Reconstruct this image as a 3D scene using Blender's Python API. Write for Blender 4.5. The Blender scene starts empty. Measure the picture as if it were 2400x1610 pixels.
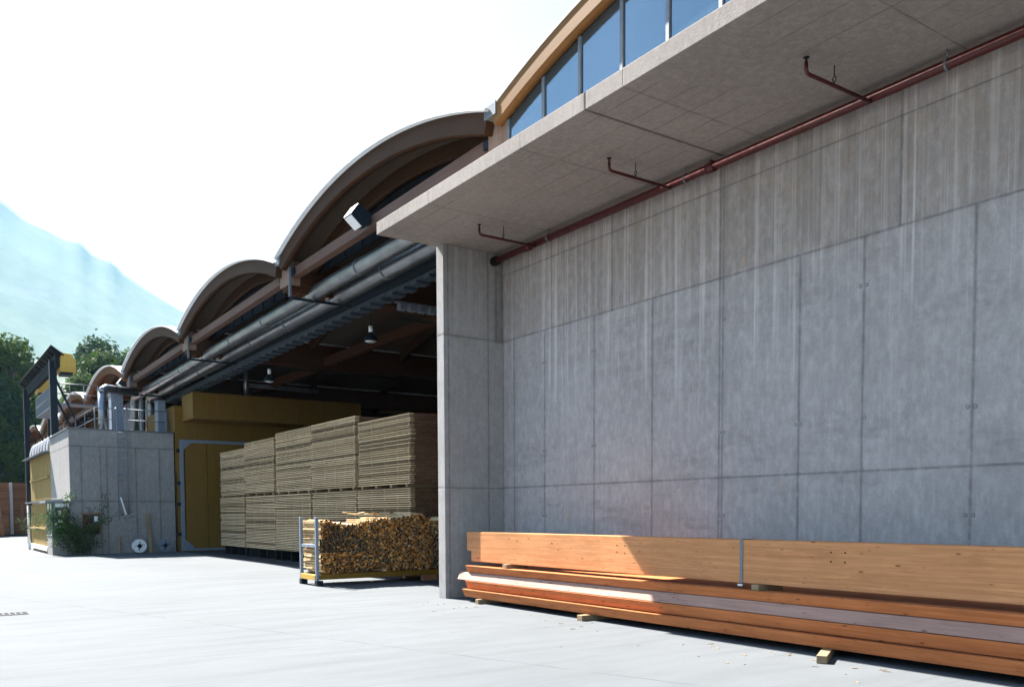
import bpy, math, random
from mathutils import Vector, Matrix, noise as mnoise
random.seed(7)
R_ = math.radians
sc = bpy.context.scene
# ------------------------------------------------------------------ camera
YAW, PITCH, ROLL = R_(34.6012), R_(-2.92458), R_(-0.25254)
F = Vector((math.sin(YAW)*math.cos(PITCH), math.cos(YAW)*math.cos(PITCH), math.sin(PITCH)))
Rv = Vector((math.cos(YAW), -math.sin(YAW), 0)); U = Rv.cross(F)
R2 = Rv*math.cos(ROLL)+U*math.sin(ROLL); U2 = U*math.cos(ROLL)-Rv*math.sin(ROLL)
cd = bpy.data.cameras.new('camera'); cam = bpy.data.objects.new('camera', cd); sc.collection.objects.link(cam)
cam.matrix_world = Matrix(((R2.x, U2.x, -F.x, 0), (R2.y, U2.y, -F.y, 0), (R2.z, U2.z, -F.z, 1.6), (0, 0, 0, 1)))
cd.sensor_width = 36; cd.lens = 36*2046.5/2400; cd.shift_y = (1307.63-805)/2400
cd.clip_start = 0.1; cd.clip_end = 20000
sc.camera = cam
# ------------------------------------------------------------------ sky and sun
SUN = Vector((-0.175, 0.93, 1.0)).normalized()          # direction towards the sun
w = bpy.data.worlds.new('World'); sc.world = w; w.use_nodes = True
wt = w.node_tree; bg = wt.nodes['Background']; sky = wt.nodes.new('ShaderNodeTexSky')
sky.sky_type = 'NISHITA'; sky.sun_disc = False
sky.sun_elevation = math.asin(SUN.z); sky.sun_rotation = math.atan2(SUN.x, SUN.y)
sky.air_density = 1.0; sky.dust_density = 1.0; sky.ozone_density = 1.6; sky.altitude = 500
wt.links.new(sky.outputs[0], bg.inputs[0]); bg.inputs[1].default_value = 0.05
sl = bpy.data.lights.new('sun', 'SUN'); sl.energy = 5.0; sl.angle = R_(0.5); sl.color = (1.0, 0.95, 0.89)
so = bpy.data.objects.new('sun', sl); sc.collection.objects.link(so)
so.rotation_euler = SUN.to_track_quat('Z', 'Y').to_euler(); so.location = (0, 0, 60)
sc.view_settings.view_transform = 'Standard'; sc.view_settings.look = 'None'
sc.view_settings.exposure = 2.8; sc.view_settings.gamma = 1
sc.render.engine = 'CYCLES'
cy = sc.cycles
cy.use_denoising = True; cy.max_bounces = 8; cy.diffuse_bounces = 5; cy.glossy_bounces = 3
cy.transparent_max_bounces = 8; cy.sample_clamp_indirect = 6; cy.volume_bounces = 1
C = sc.collection

# ------------------------------------------------------------------ node helper
class NT:
    def __init__(s, name):
        s.m = bpy.data.materials.new(name); s.m.use_nodes = True
        s.t = s.m.node_tree; s.b = s.t.nodes['Principled BSDF']
        s.pos = s.t.nodes.new('ShaderNodeNewGeometry')
    def n(s, k): return s.t.nodes.new('ShaderNode'+k)
    def l(s, a, b): s.t.links.new(a, b)
    def put(s, sock, v):
        if isinstance(v, (int, float)): sock.default_value = v
        elif isinstance(v, (tuple, list)): sock.default_value = tuple(v) if len(v) == len(sock.default_value) else tuple(v)+(1,)
        else: s.l(v, sock)
    def P(s, scale=(1, 1, 1)):
        if scale == (1, 1, 1): return s.pos.outputs['Position']
        m = s.n('Mapping'); s.l(s.pos.outputs['Position'], m.inputs[0]); m.inputs['Scale'].default_value = scale
        return m.outputs[0]
    def noise(s, scale, detail=3, stretch=(1, 1, 1), rough=.5, dist=0):
        k = s.n('TexNoise'); s.l(s.P(stretch), k.inputs['Vector']); k.inputs['Scale'].default_value = scale
        k.inputs['Detail'].default_value = detail; k.inputs['Roughness'].default_value = rough; k.inputs['Distortion'].default_value = dist
        return k.outputs['Fac']
    def voro(s, scale, stretch=(1, 1, 1), rnd=1):
        k = s.n('TexVoronoi'); s.l(s.P(stretch), k.inputs['Vector']); k.inputs['Scale'].default_value = scale
        k.inputs['Randomness'].default_value = rnd
        return k.outputs['Distance'], k.outputs['Color']
    def rng(s, v, a, b, c=0, d=1):
        k = s.n('MapRange'); s.put(k.inputs[0], v)
        for i, q in enumerate((a, b, c, d)): k.inputs[i+1].default_value = q
        return k.outputs[0]
    def math(s, op, a, b=0, c=None):
        k = s.n('Math'); k.operation = op; s.put(k.inputs[0], a); s.put(k.inputs[1], b)
        if c is not None: s.put(k.inputs[2], c)
        return k.outputs[0]
    def mix(s, f, a, b, mode='MIX'):
        k = s.n('Mix'); k.data_type = 'RGBA'; k.blend_type = mode
        s.put(k.inputs[0], f); s.put(k.inputs[6], a); s.put(k.inputs[7], b)
        return k.outputs[2]
    def xyz(s):
        k = s.n('SeparateXYZ'); s.l(s.pos.outputs['Position'], k.inputs[0]); return k.outputs
    def island(s):
        k = s.n('ObjectInfo'); return s.math('FRACT', s.math('ADD', s.pos.outputs['Random Per Island'], k.outputs['Random']))
    def bump(s, h, dist=.01, strength=.5):
        k = s.n('Bump'); s.l(h, k.inputs['Height']); k.inputs['Distance'].default_value = dist; k.inputs['Strength'].default_value = strength
        s.l(k.outputs[0], s.b.inputs['Normal'])
    def out(s, col, rough=.8, metal=0, spec=.3):
        s.put(s.b.inputs['Base Color'], col); s.put(s.b.inputs['Roughness'], rough); s.put(s.b.inputs['Metallic'], metal)
        s.put(s.b.inputs['Specular IOR Level'], spec); return s.m

def scale_col(c, k): return tuple(min(1, x*k) for x in c)

def concrete(name, base, joints=(), streak=None, strength=1.0, boards=None, top=None):
    """joints: (axis, position, half width, low, high, other axis)"""
    t = NT(name); X = dict(zip('XYZ', t.xyz()))
    c = t.mix(t.rng(t.noise(.55, 5), .3, .7), scale_col(base, .84), scale_col(base, 1.12))
    if top:      # browner upper field: brown stains plus warm ground bounce put into the colour
        c = t.mix(t.rng(t.math('ADD', X['Z'], t.math('MULTIPLY', t.noise(2.2, 4), .25)), top[0]+.09, top[0]+.17), c, t.mix(t.rng(t.noise(.7, 5), .3, .7), scale_col(top[1], .84), scale_col(top[1], 1.12)))
        wn = t.n('TexWhiteNoise'); wn.noise_dimensions = '2D'; cb = t.n('CombineXYZ')
        t.l(t.math('FLOOR', t.math('DIVIDE', t.math('SUBTRACT', X['Y'], .3), 1.402)), cb.inputs[0]); t.l(t.math('GREATER_THAN', X['Z'], top[0]), cb.inputs[1]); t.l(cb.outputs[0], wn.inputs['Vector'])
        c = t.mix(t.rng(wn.outputs['Value'], 0, 1, 0, .3), c, scale_col(base, .72))
        # damp blotches with ragged horizontal edges
        bl = t.math('MULTIPLY', t.rng(t.noise(1.0, 6, (1, .55, 1.5), .68), .53, .62), t.rng(t.noise(5, 4, (1, .35, 2.4), .7), .34, .6))
        ex = t.math('MULTIPLY', t.math('MULTIPLY', t.rng(X['Y'], 8.75, 9.0), t.rng(X['Y'], 10.9, 11.5, 1, 0)), t.math('MULTIPLY', t.rng(X['Z'], 2.9, 4.1), t.rng(X['Z'], 4.7, 4.9, 1, 0)))
        bl = t.math('MAXIMUM', bl, t.math('MULTIPLY', ex, t.rng(t.noise(2.2, 6, (1, .5, 2.6), .72), .42, .58)))
        c = t.mix(t.math('MULTIPLY', bl, .75), c, scale_col(base, .56))
    c = t.mix(t.rng(t.noise(3.1, 7, rough=.72), .38, .66, 0, .6*strength), c, scale_col(base, .74))
    c = t.mix(t.rng(t.noise(34, 5, rough=.75), .38, .68, 0, .55), c, scale_col(base, .62))
    c = t.mix(t.rng(t.noise(11, 5, (1, 1, .5), .7), .45, .7, 0, .4), c, scale_col(base, 1.35))
    c = t.mix(t.rng(t.noise(1.0, 5, (13, 13, .16), .65), .5, .7, 0, .26), c, scale_col(base, .66))
    c = t.mix(t.rng(t.noise(1.0, 5, (15, 15, .2), .65), .54, .72, 0, .15), c, scale_col(base, 1.4))
    d, _ = t.voro(26); c = t.mix(t.rng(d, .05, .1, .55, 0), c, scale_col(base, .35))           # blow holes
    c = t.mix(t.math('MULTIPLY', t.rng(t.noise(5, 3, (1, 1, .45)), .69, .73, 0, .5), t.rng(t.noise(.9, 2), .5, .6)), c, (.42, .30, .13))   # rusty specks
    if streak:
        z0, z1 = streak
        zr = t.math('SUBTRACT', X['Z'], t.math('MULTIPLY', t.math('SUBTRACT', .5, t.noise(1.0, 3, (4.5, 4.5, .02))), 5.5))
        k = t.math('MULTIPLY', t.rng(t.noise(1.0, 6, (9.5, 9.5, .09), .72), .5, .64), t.rng(zr, z0-.9, z1-.3))
        c = t.mix(t.math('MULTIPLY', k, .6), c, scale_col(base, 1.5))
        k2 = t.math('MULTIPLY', t.rng(t.noise(1.0, 5, (6.1, 6.1, .12), .7), .52, .7), t.rng(X['Z'], z0+.2, z1))
        c = t.mix(t.math('MULTIPLY', k2, .7), c, scale_col((base[0], base[1]*.93, base[2]*.82), .55))
    h = t.noise(40, 4, rough=.7)
    if boards:
        ax, pitch = boards
        f = t.math('ABSOLUTE', t.math('SUBTRACT', t.math('FRACT', t.math('DIVIDE', X[ax], pitch)), .5))
        c = t.mix(t.math('MULTIPLY', t.rng(f, .016, .045, .6, 0), t.rng(t.noise(.8, 3), .38, .55)), c, scale_col(base, .55))
    wob = t.noise(6, 4, rough=.7)
    brk = t.rng(t.noise(7, 4, rough=.7), .3, .62, .35, 1)
    for (ax, p, hw, lo, hi, oth) in joints:
        dd = t.math('ABSOLUTE', t.math('SUBTRACT', X[ax], p))
        inr = t.math('MULTIPLY', t.math('GREATER_THAN', X[oth], lo), t.math('LESS_THAN', X[oth], hi))
        dw = t.math('ADD', dd, t.math('MULTIPLY', t.math('SUBTRACT', wob, .5), hw*1.3))
        mk = t.math('MULTIPLY', t.math('MULTIPLY', t.rng(dw, hw*.3, hw*2.1, .7, 0), brk), inr)
        sd = t.math('MULTIPLY', t.math('MULTIPLY', t.rng(dd, 0, hw*9, .5, 0), t.rng(t.noise(2.3, 4), .4, .7)), inr)
        c = t.mix(sd, c, scale_col(base, .6)); c = t.mix(mk, c, scale_col(base, .3))
        h = t.math('SUBTRACT', h, t.math('MULTIPLY', mk, 1.6))
    t.bump(h, .006, .5)
    return t.out(c, .92, 0, .1)

def glulam(name, c1, c2, lam=.042, knots=True, axis='Y', spec=.07, worn=0, crack=0):
    t = NT(name); X = dict(zip('XYZ', t.xyz()))
    st = {'Y': (14, .35, 22), 'X': (.35, 14, 22), 'Z': (16, 16, .35)}[axis]
    c = t.mix(t.rng(t.noise(1.6, 5, st, .6), .32, .68), c1, c2)
    c = t.mix(t.rng(t.noise(1.2, 3), .35, .65, 0, .35), c, scale_col(c2, .8))
    if lam and axis != 'Z':
        q = t.math('DIVIDE', X['Z'], lam)
        wn = t.n('TexWhiteNoise'); wn.noise_dimensions = '2D'
        cb = t.n('CombineXYZ'); t.l(t.math('FLOOR', q), cb.inputs[0]); t.l(t.math('FLOOR', t.math('DIVIDE', X[axis], 2.7)), cb.inputs[1])
        t.l(cb.outputs[0], wn.inputs['Vector'])
        c = t.mix(t.rng(wn.outputs['Value'], 0, 1, 0, .34), c, scale_col(c1, .66))
        f = t.math('ABSOLUTE', t.math('SUBTRACT', t.math('FRACT', q), .5))
        c = t.mix(t.rng(f, .455, .5, 0, .42), c, scale_col(c2, .42))
    if knots:
        d, cc = t.voro(4.6, {'Y': (1.2, .62, 1.9), 'X': (.55, 1, 2.2), 'Z': (2, 2, .5)}[axis])
        c = t.mix(t.rng(d, .055, .12, .85, 0), c, (.085, .03, .01))
        d2, _ = t.voro(7.7, {'Y': (1, .4, 1.7), 'X': (.4, 1, 1.7), 'Z': (2, 2, .5)}[axis])
        c = t.mix(t.rng(d2, .045, .1, .75, 0), c, (.14, .05, .018))
    if crack:
        f = t.math('ABSOLUTE', t.math('SUBTRACT', t.noise(1.0, 4, (9, .55, 13), .6), .5))
        c = t.mix(t.math('MULTIPLY', t.rng(f, .003, .011, crack, 0), t.rng(t.noise(.8, 3), .48, .58)), c, (.05, .018, .008))
        c = t.mix(t.rng(t.noise(1.0, 5, (2.5, 1.1, 4), .7), .52, .7, 0, .45), c, scale_col(c2, .62))
        c = t.mix(t.rng(t.noise(1.0, 5, (22, 1.6, 30), .7), .5, .66, 0, .35), c, scale_col(c1, 1.3))
    if worn: c = t.mix(t.rng(t.noise(2.2, 5, (3, 3, .5)), .4, .68, 0, worn), c, (.3, .27, .25))
    t.bump(t.noise(3, 5, st, .7), .003, .35)
    return t.out(c, .62, 0, spec)

def plain(name, col, rough=.7, metal=0, var=.25, scale=6, spec=.3, stretch=(1, 1, 1)):
    t = NT(name)
    c = t.mix(t.rng(t.noise(scale, 5, stretch, .6), .3, .7), scale_col(col, 1-var), scale_col(col, 1+var*.6))
    c = t.mix(t.rng(t.noise(scale*.17, 3, stretch), .4, .7, 0, var), c, scale_col(col, .7))
    t.bump(t.noise(scale*6, 3), .002, .25)
    r = t.rng(t.noise(scale*2, 3), .3, .7, max(.02, rough-.08), min(1, rough+.1))
    return t.out(c, r, metal, spec)

def by_piece(name, cols, rough=.75, grain=(20, .4, 20), dirt=.4):
    t = NT(name); k = t.n('ValToRGB'); t.l(t.island(), k.inputs[0]); e = k.color_ramp.elements
    for i, (p, c) in enumerate(cols):
        q = e[i] if i < 2 else e.new(p)
        q.position = p; q.color = tuple(c)+(1,)
    c = t.mix(t.rng(t.noise(1.3, 4, grain), .35, .7, 0, dirt), k.outputs[0], (.12, .09, .06))
    return t.out(c, rough, 0, .05)

# ------------------------------------------------------------------ materials
CON = (.30, .283, .268)
M = {}
wallj = []
for y, lo, hi in ((13.9, 0, 4.93), (12.93, 0, 4.93), (11.52, 0, 4.93), (10.11, 0, 4.93), (8.67, 0, 6.6), (8.73, 0, 6.6), (7.36, 0, 4.93), (6.43, 0, 4.93),
                  (5.08, 0, 4.93), (3.7, 0, 4.93), (11.06, 4.93, 6.6), (5.97, 4.93, 6.6), (2.4, 0, 4.93)):
    wallj.append(('Y', y, .014, lo, hi, 'Z'))
for z in (2.1, 4.94): wallj.append(('Z', z, .012, -20, 20, 'Y'))
wallj.append(('Z', 6.2, .008, -20, 20, 'Y'))
M['wall'] = concrete('grey formwork concrete', (.385, .342, .326), wallj, (4.75, 5.1), 1.35, top=(4.94, (.31, .244, .198)))
M['wing'] = concrete('wing wall concrete', scale_col(CON, 1.03), [('X', 8.42, .012, 0, 6.6, 'Z'), ('X', 9.31, .012, 0, 6.6, 'Z'), ('Z', 2.09, .012, 0, 30, 'X'), ('Z', 4.94, .012, 0, 30, 'X'), ('X', 9.62, .05, 4.9, 6.6, 'Z'), ('X', 9.5, .03, 4.9, 6.5, 'Z')], (5.0, 6.3))
M['slab'] = concrete('slab concrete', (.29, .25, .22), [('Y', 8.62, .02, 0, 12, 'X'), ('Y', 10.02, .006, 0, 12, 'X'), ('Y', 7.92, .006, 0, 12, 'X'), ('Y', 12.6, .006, 0, 12, 'X'), ('Y', 5.2, .006, 0, 12, 'X')], None, .6, ('X', .42))
M['block'] = concrete('block house concrete', scale_col(CON, .88), [('Z', 2.18, .02, 0, 20, 'X'), ('Z', 4.42, .02, 0, 20, 'X')]+[('X', x, .022, 0, 4.42, 'Z') for x in (5.86, 6.58, 6.82, 7.95, 8.9)]+[('Y', 42, .02, 0, 5, 'Z')], None, 1)
M['big'] = glulam('pale glulam spruce', (.55, .255, .112), (.43, .175, .07), crack=.3)
M['red'] = glulam('reddish sawn timber', (.48, .172, .066), (.36, .115, .04), 0, crack=.7)
M['pale'] = glulam('weathered pale timber', (.37, .225, .175), (.27, .16, .125), 0, crack=.85)
M['rimlitfar'] = glulam('sunlit far roof timber', (.17, .075, .028), (.12, .05, .02), .05, False)  # brighter copy of the brown roof timber, sunshine mixed into its colour
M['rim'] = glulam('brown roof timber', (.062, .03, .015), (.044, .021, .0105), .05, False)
M['rimlitfirst'] = glulam('sunlit first rim timber', (.22, .115, .042), (.165, .082, .03), .05, False)  # tan copy of the rim timber, sun on the first vault painted in
M['tie'] = glulam('tie beam timber', (.15, .09, .07), (.105, .06, .044), .05, False)
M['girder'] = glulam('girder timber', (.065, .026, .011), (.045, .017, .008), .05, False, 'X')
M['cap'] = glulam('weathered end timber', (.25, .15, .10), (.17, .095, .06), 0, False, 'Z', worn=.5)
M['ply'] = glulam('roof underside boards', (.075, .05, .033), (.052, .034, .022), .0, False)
M['zinc'] = plain('zinc roofing sheet', (.62, .63, .64), .45, .5, .12, 3)
M['gut'] = plain('galvanised gutter', (.10, .115, .13), .55, .2, .15, 5)
M['steel'] = plain('dark blue grey steel', (.011, .018, .026), .6, .1, .3, 8, .12)
M['galv'] = plain('galvanised steel', (.15, .165, .18), .55, .2, .2, 9)
M['greypaint'] = plain('grey blue painted steel', (.17, .20, .245), .5, .1, .2, 9)
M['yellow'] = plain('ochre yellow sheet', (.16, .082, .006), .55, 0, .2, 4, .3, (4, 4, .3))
M['yellowlit'] = plain('sunlit yellow sheet', (.30, .205, .075), .85, 0, .25, 5, .08, (5, 5, .3))  # lighter copy of the ochre yellow, sunlight kept in its colour
M['ochre'] = plain('ochre machine paint', (.42, .25, .035), .5, 0, .12, 5)
M['white'] = plain('white paint', (.78, .78, .77), .5, 0, .08, 6)
M['redpipe'] = plain('dark red pipe paint', (.07, .0075, .0065), .42, 0, .25, 7, .4)
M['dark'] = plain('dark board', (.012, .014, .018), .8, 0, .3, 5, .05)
M['rubber'] = plain('black rubber', (.014, .015, .017), .8, 0, .2, 10, .05)
M['corr'] = plain('dark corrugated sheet', (.05, .068, .09), .5, .3, .25, 6)
M['browngrey'] = plain('brown painted frame', (.22, .10, .05), .6, 0, .2, 8)
M['blockwood'] = glulam('grey bearer wood', (.30, .22, .13), (.2, .14, .08), 0, False, 'X')
M['bark'] = plain('tree bark', (.09, .07, .05), .9, 0, .35, 4)
def duct_mat():
    t = NT('ribbed foil duct'); x = t.xyz()
    c = t.mix(t.rng(t.noise(3, 5, (1, .5, 1)), .3, .7), (.165, .175, .19), (.27, .28, .30))
    f = t.math('ABSOLUTE', t.math('SUBTRACT', t.math('FRACT', t.math('DIVIDE', t.math('ADD', x[1], t.math('MULTIPLY', x[2], .2)), .16)), .5))
    c = t.mix(t.rng(f, .44, .5, 0, .5), c, (.2, .21, .23))
    t.bump(t.math('ADD', t.rng(f, .4, .5), t.math('MULTIPLY', t.noise(9, 3), .6)), .006, .35)
    return t.out(c, t.rng(t.noise(5, 4), .3, .7, .27, .42), .92, .5)
M['duct'] = duct_mat()
def stain_glass():
    t = NT('blue solar glass')
    c = t.mix(t.rng(t.noise(.5, 3), .35, .65), (.105, .16, .20), (.13, .18, .22))
    t.bump(t.noise(1.4, 2), .004, .05)
    return t.out(c, .09, .78, .5)
M['glass'] = stain_glass()
def dark_glass():
    t = NT('dark window glass'); c = t.mix(t.rng(t.noise(2, 3), .3, .7), (.012, .018, .02), (.02, .028, .03))
    return t.out(c, .08, 0, .5)
M['dglass'] = dark_glass()
M['stickside'] = by_piece('peeled slat sides', [(0, (.62, .47, .27)), (1, (.70, .58, .38)), (.4, (.50, .34, .17)), (.75, (.34, .2, .09))])
M['stickend'] = by_piece('sawn slat ends', [(0, (.02, .010, .006)), (1, (.78, .36, .075)), (.3, (.045, .019, .008)), (.55, (.24, .085, .018)), (.8, (.58, .235, .04))], grain=(30, 30, 30), dirt=.15)
M['stickdark'] = by_piece('shade dark slat ends', [(0, (.02, .012, .008)), (1, (.06, .026, .012)), (.5, (.035, .02, .014))])  # darker slat ends, shade of the recess put into the colour
M['board'] = by_piece('grey yellow boards', [(0, (.58, .405, .235)), (1, (.14, .095, .058)), (.3, (.70, .51, .31)), (.8, (.46, .32, .18))])
M['boardend'] = by_piece('brown board ends', [(0, (.16, .075, .045)), (1, (.10, .045, .03)), (.5, (.22, .10, .06))])
M['pallet'] = by_piece('reddish pallet boards', [(0, (.25, .095, .045)), (1, (.2, .075, .037)), (.5, (.32, .14, .065))])
M['paper'] = plain('white paper', (.8, .8, .78), .7, 0, .03, 5)
M['stem'] = plain('twig bark', (.10, .085, .06), .85, 0, .3, 12)
def leaf_mat(name, a, b, c3):
    t = NT(name); k = t.n('ValToRGB'); t.l(t.island(), k.inputs[0]); e = k.color_ramp.elements
    e[0].color = a+(1,); e[1].color = b+(1,); q = e.new(.5); q.color = c3+(1,)
    t.out(k.outputs[0], .7, 0, .04)
    tr = t.n('BsdfTranslucent'); mx = t.n('MixShader'); t.l(k.outputs[0], tr.inputs[0]); mx.inputs[0].default_value = .35
    t.l(t.b.outputs[0], mx.inputs[1]); t.l(tr.outputs[0], mx.inputs[2])
    o = [n for n in t.t.nodes if n.type == 'OUTPUT_MATERIAL'][0]; t.l(mx.outputs[0], o.inputs[0])
    return t.m
M['leaf'] = leaf_mat('broadleaf foliage', (.024, .05, .013), (.055, .085, .017), (.035, .065, .015))
M['leafdark'] = leaf_mat('dark foliage', (.016, .038, .02), (.03, .055, .02), (.022, .045, .019))
M['shrub'] = leaf_mat('shrub leaves', (.035, .08, .025), (.08, .13, .045), (.05, .10, .03))
def ground_mat():
    t = NT('worn pale asphalt'); x = t.xyz()
    a = (.104, .113, .120)
    c = t.mix(t.rng(t.noise(.22, 5), .3, .7), scale_col(a, .9), scale_col(a, 1.12))
    c = t.mix(t.rng(t.noise(1.0, 6, (.5, 2.2, 1), .7), .42, .72, 0, .6), c, scale_col(a, .72))
    c = t.mix(t.rng(t.noise(90, 3, rough=.8), .3, .75, 0, .6), c, scale_col(a, .55))
    d, _ = t.voro(55); c = t.mix(t.rng(d, .08, .2, .35, 0), c, scale_col(a, 1.7))
    # tyre drag marks and one long filled seam
    c = t.mix(t.math('MULTIPLY', t.rng(t.noise(.9, 4, (.25, 3.2, 1), .7), .53, .68), .42), c, scale_col(a, .6))
    c = t.mix(t.math('MULTIPLY', t.rng(t.noise(.45, 5, rough=.7), .52, .66), .4), c, scale_col(a, .74))
    ln = t.math('ADD', t.math('MULTIPLY', x[0], .9530), t.math('MULTIPLY', x[1], .3030))
    ln = t.math('ADD', ln, t.math('MULTIPLY', t.noise(1.4, 4), .12))
    dd = t.math('ABSOLUTE', t.math('SUBTRACT', ln, 7.47))
    c = t.mix(t.math('MULTIPLY', t.rng(dd, .006, .022, .7, 0), t.rng(t.noise(3, 3), .4, .6)), c, scale_col(a, .4))
    t.bump(t.noise(70, 4, rough=.8), .006, .6)
    return t.out(c, .92, 0, .08)
M['ground'] = ground_mat()
def mount_mat():
    t = NT('forest and scree'); g = t.n('SeparateXYZ'); t.l(t.pos.outputs['Normal'], g.inputs[0])
    c = t.mix(t.rng(t.noise(.02, 6, rough=.7), .35, .65), (.035, .06, .035), (.06, .085, .045))
    k = t.math('MULTIPLY', t.rng(t.noise(.0045, 6, (1, 1, 1.2), .66), .5, .7, 0, .8), 1)
    c = t.mix(k, c, (.10, .107, .115))
    return t.out(c, .95, 0, .1)
M['mount'] = mount_mat()
M['hill'] = plain('wooded hill', (.04, .065, .035), .95, 0, .4, .08)
M['grass'] = plain('rough grass', (.07, .10, .035), .95, 0, .35, .8)

# ------------------------------------------------------------------ mesh builder
def world_loc(o):
    v = Vector((0, 0, 0))
    while o is not None: v += o.location; o = o.parent
    return v
XF = None                     # optional similarity used while the roof is laid out
SC_ = 8.1/7.3
def roof_scale(p): return (p[0]*SC_, p[1]*SC_, 1.6+(p[2]-1.6)*SC_)
class MB:
    def __init__(s): s.v = []; s.f = []; s.mi = []; s.sm = []
    def add(s, vs, fs, mi=0, sm=False):
        o = len(s.v); s.v += [tuple(p) for p in vs]
        for i, f in enumerate(fs):
            s.f.append(tuple(o+k for k in f)); s.mi.append(mi[i] if isinstance(mi, (list, tuple)) else mi); s.sm.append(sm[i] if isinstance(sm, list) else sm)
    def box(s, x0, x1, y0, y1, z0, z1, mi=0):
        v = [(x, y, z) for z in (z0, z1) for y in (y0, y1) for x in (x0, x1)]
        s.add(v, [(0, 2, 3, 1), (4, 5, 7, 6), (0, 1, 5, 4), (2, 6, 7, 3), (0, 4, 6, 2), (1, 3, 7, 5)], mi); return s
    def prism(s, poly, axis, a, b, mi=0):
        """poly: 2d points in the plane of the two other axes (in xyz order)"""
        def p(q, k):
            u, v = q
            return {'X': (k, u, v), 'Y': (u, k, v), 'Z': (u, v, k)}[axis]
        n = len(poly)
        vs = [p(q, a) for q in poly]+[p(q, b) for q in poly]
        fs = [tuple(range(n))[::-1], tuple(range(n, 2*n))]+[(i, (i+1) % n, n+(i+1) % n, n+i) for i in range(n)]
        area = sum(poly[i][0]*poly[(i+1) % n][1]-poly[(i+1) % n][0]*poly[i][1] for i in range(n))
        flip = (area < 0) != (axis == 'Y')
        if flip: fs = [f[::-1] for f in fs]
        if b < a: fs = [f[::-1] for f in fs]
        s.add(vs, fs, mi); return s
    def obox(s, c, ax, ay, az, mi=0):
        """box from centre and three half-extent vectors"""
        c, ax, ay, az = map(Vector, (c, ax, ay, az))
        v = [c+ax*i+ay*j+az*k for k in (-1, 1) for j in (-1, 1) for i in (-1, 1)]
        s.add(v, [(0, 2, 3, 1), (4, 5, 7, 6), (0, 1, 5, 4), (2, 6, 7, 3), (0, 4, 6, 2), (1, 3, 7, 5)], mi); return s
    def bar(s, a, b, wid, hgt=None, mi=0):
        a, b = Vector(a), Vector(b); d = (b-a); L = d.length; d.normalize()
        up = Vector((0, 0, 1)) if abs(d.z) < .95 else Vector((0, 1, 0))
        sx = d.cross(up).normalized(); uz = sx.cross(d)
        return s.obox((a+b)/2, sx*wid/2, d*L/2, uz*(hgt or wid)/2, mi)
    def tube(s, pts, r, n=12, mi=0, caps=True):
        pts = [Vector(p) for p in pts]; rs = r if isinstance(r, (list, tuple)) else [r]*len(pts)
        ref = None; vs = []
        for i, p in enumerate(pts):
            d = (pts[min(i+1, len(pts)-1)]-pts[max(i-1, 0)]).normalized()
            if ref is None: ref = d.orthogonal().normalized()
            ref = (ref-d*ref.dot(d)).normalized(); b = d.cross(ref)
            vs += [p+(ref*math.cos(2*math.pi*k/n)+b*math.sin(2*math.pi*k/n))*rs[i] for k in range(n)]
        fs = []; m = len(pts)
        for i in range(m-1):
            for k in range(n): fs.append((i*n+k, i*n+(k+1) % n, (i+1)*n+(k+1) % n, (i+1)*n+k))
        sm = [True]*len(fs)
        if caps: fs += [tuple(range(n))[::-1], tuple(range((m-1)*n, m*n))]; sm += [False, False]
        s.add(vs, fs, mi, sm); return s
    def arc(s, c, cz, r0, r1, half, x0, x1, n=36, mi=0):
        """curved slab along X between two radii; circle in the YZ plane"""
        vs = []; 
        for i in range(n+1):
            a = -half+2*half*i/n
            for x, r in ((x0, r0), (x0, r1), (x1, r1), (x1, r0)): vs.append((x, c+r*math.sin(a), cz+r*math.cos(a)))
        fs = []; sm = []
        for i in range(n):
            for k in range(4):
                fs.append((i*4+k, (i+1)*4+k, (i+1)*4+(k+1) % 4, i*4+(k+1) % 4)); sm.append(k in (1, 3))
        fs += [(3, 2, 1, 0)[::-1], (n*4, n*4+1, n*4+2, n*4+3)[::-1]]; sm += [False, False]
        s.add(vs, fs, mi, sm); return s
    def build(s, name, mats, parent=None, bevel=0, kind=None, label=None, cat=None, group=None):
        if not isinstance(mats, (list, tuple)): mats = [mats]
        if XF: s.v = [XF(p) for p in s.v]
        me = bpy.data.meshes.new(name)
        if parent is None:
            xs, ys, zs = zip(*s.v); L = Vector(((min(xs)+max(xs))/2, (min(ys)+max(ys))/2, min(zs)))
        else: L = world_loc(parent)
        me.from_pydata([(p[0]-L.x, p[1]-L.y, p[2]-L.z) for p in s.v], [], s.f)
        for m in mats: me.materials.append(m)
        me.polygons.foreach_set('material_index', s.mi); me.polygons.foreach_set('use_smooth', s.sm)
        me.update()
        o = bpy.data.objects.new(name, me); C.objects.link(o)
        if parent is None: o.location = L
        else: o.parent = parent
        if bevel:
            b = o.modifiers.new('bevel', 'BEVEL'); b.width = bevel; b.segments = 2; b.limit_method = 'ANGLE'; b.angle_limit = R_(40)
        tag(o, label, cat, group, kind)
        return o
def tag(o, label=None, cat=None, group=None, kind=None):
    if label: o['label'] = label
    if cat: o['category'] = cat
    if group: o['group'] = group
    if kind: o['kind'] = kind
    return o
def thing(name, loc, label, cat, group=None):
    o = bpy.data.objects.new(name, None); o.location = loc; o.empty_display_size = .2; C.objects.link(o)
    return tag(o, label, cat, group)
def copy_tree(o, off, parent=None):
    c = o.copy(); C.objects.link(c)
    if parent is not None: c.parent = parent
    else: c.location = o.location+Vector(off)
    for ch in list(o.children): copy_tree(ch, off, c)
    return c

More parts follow.
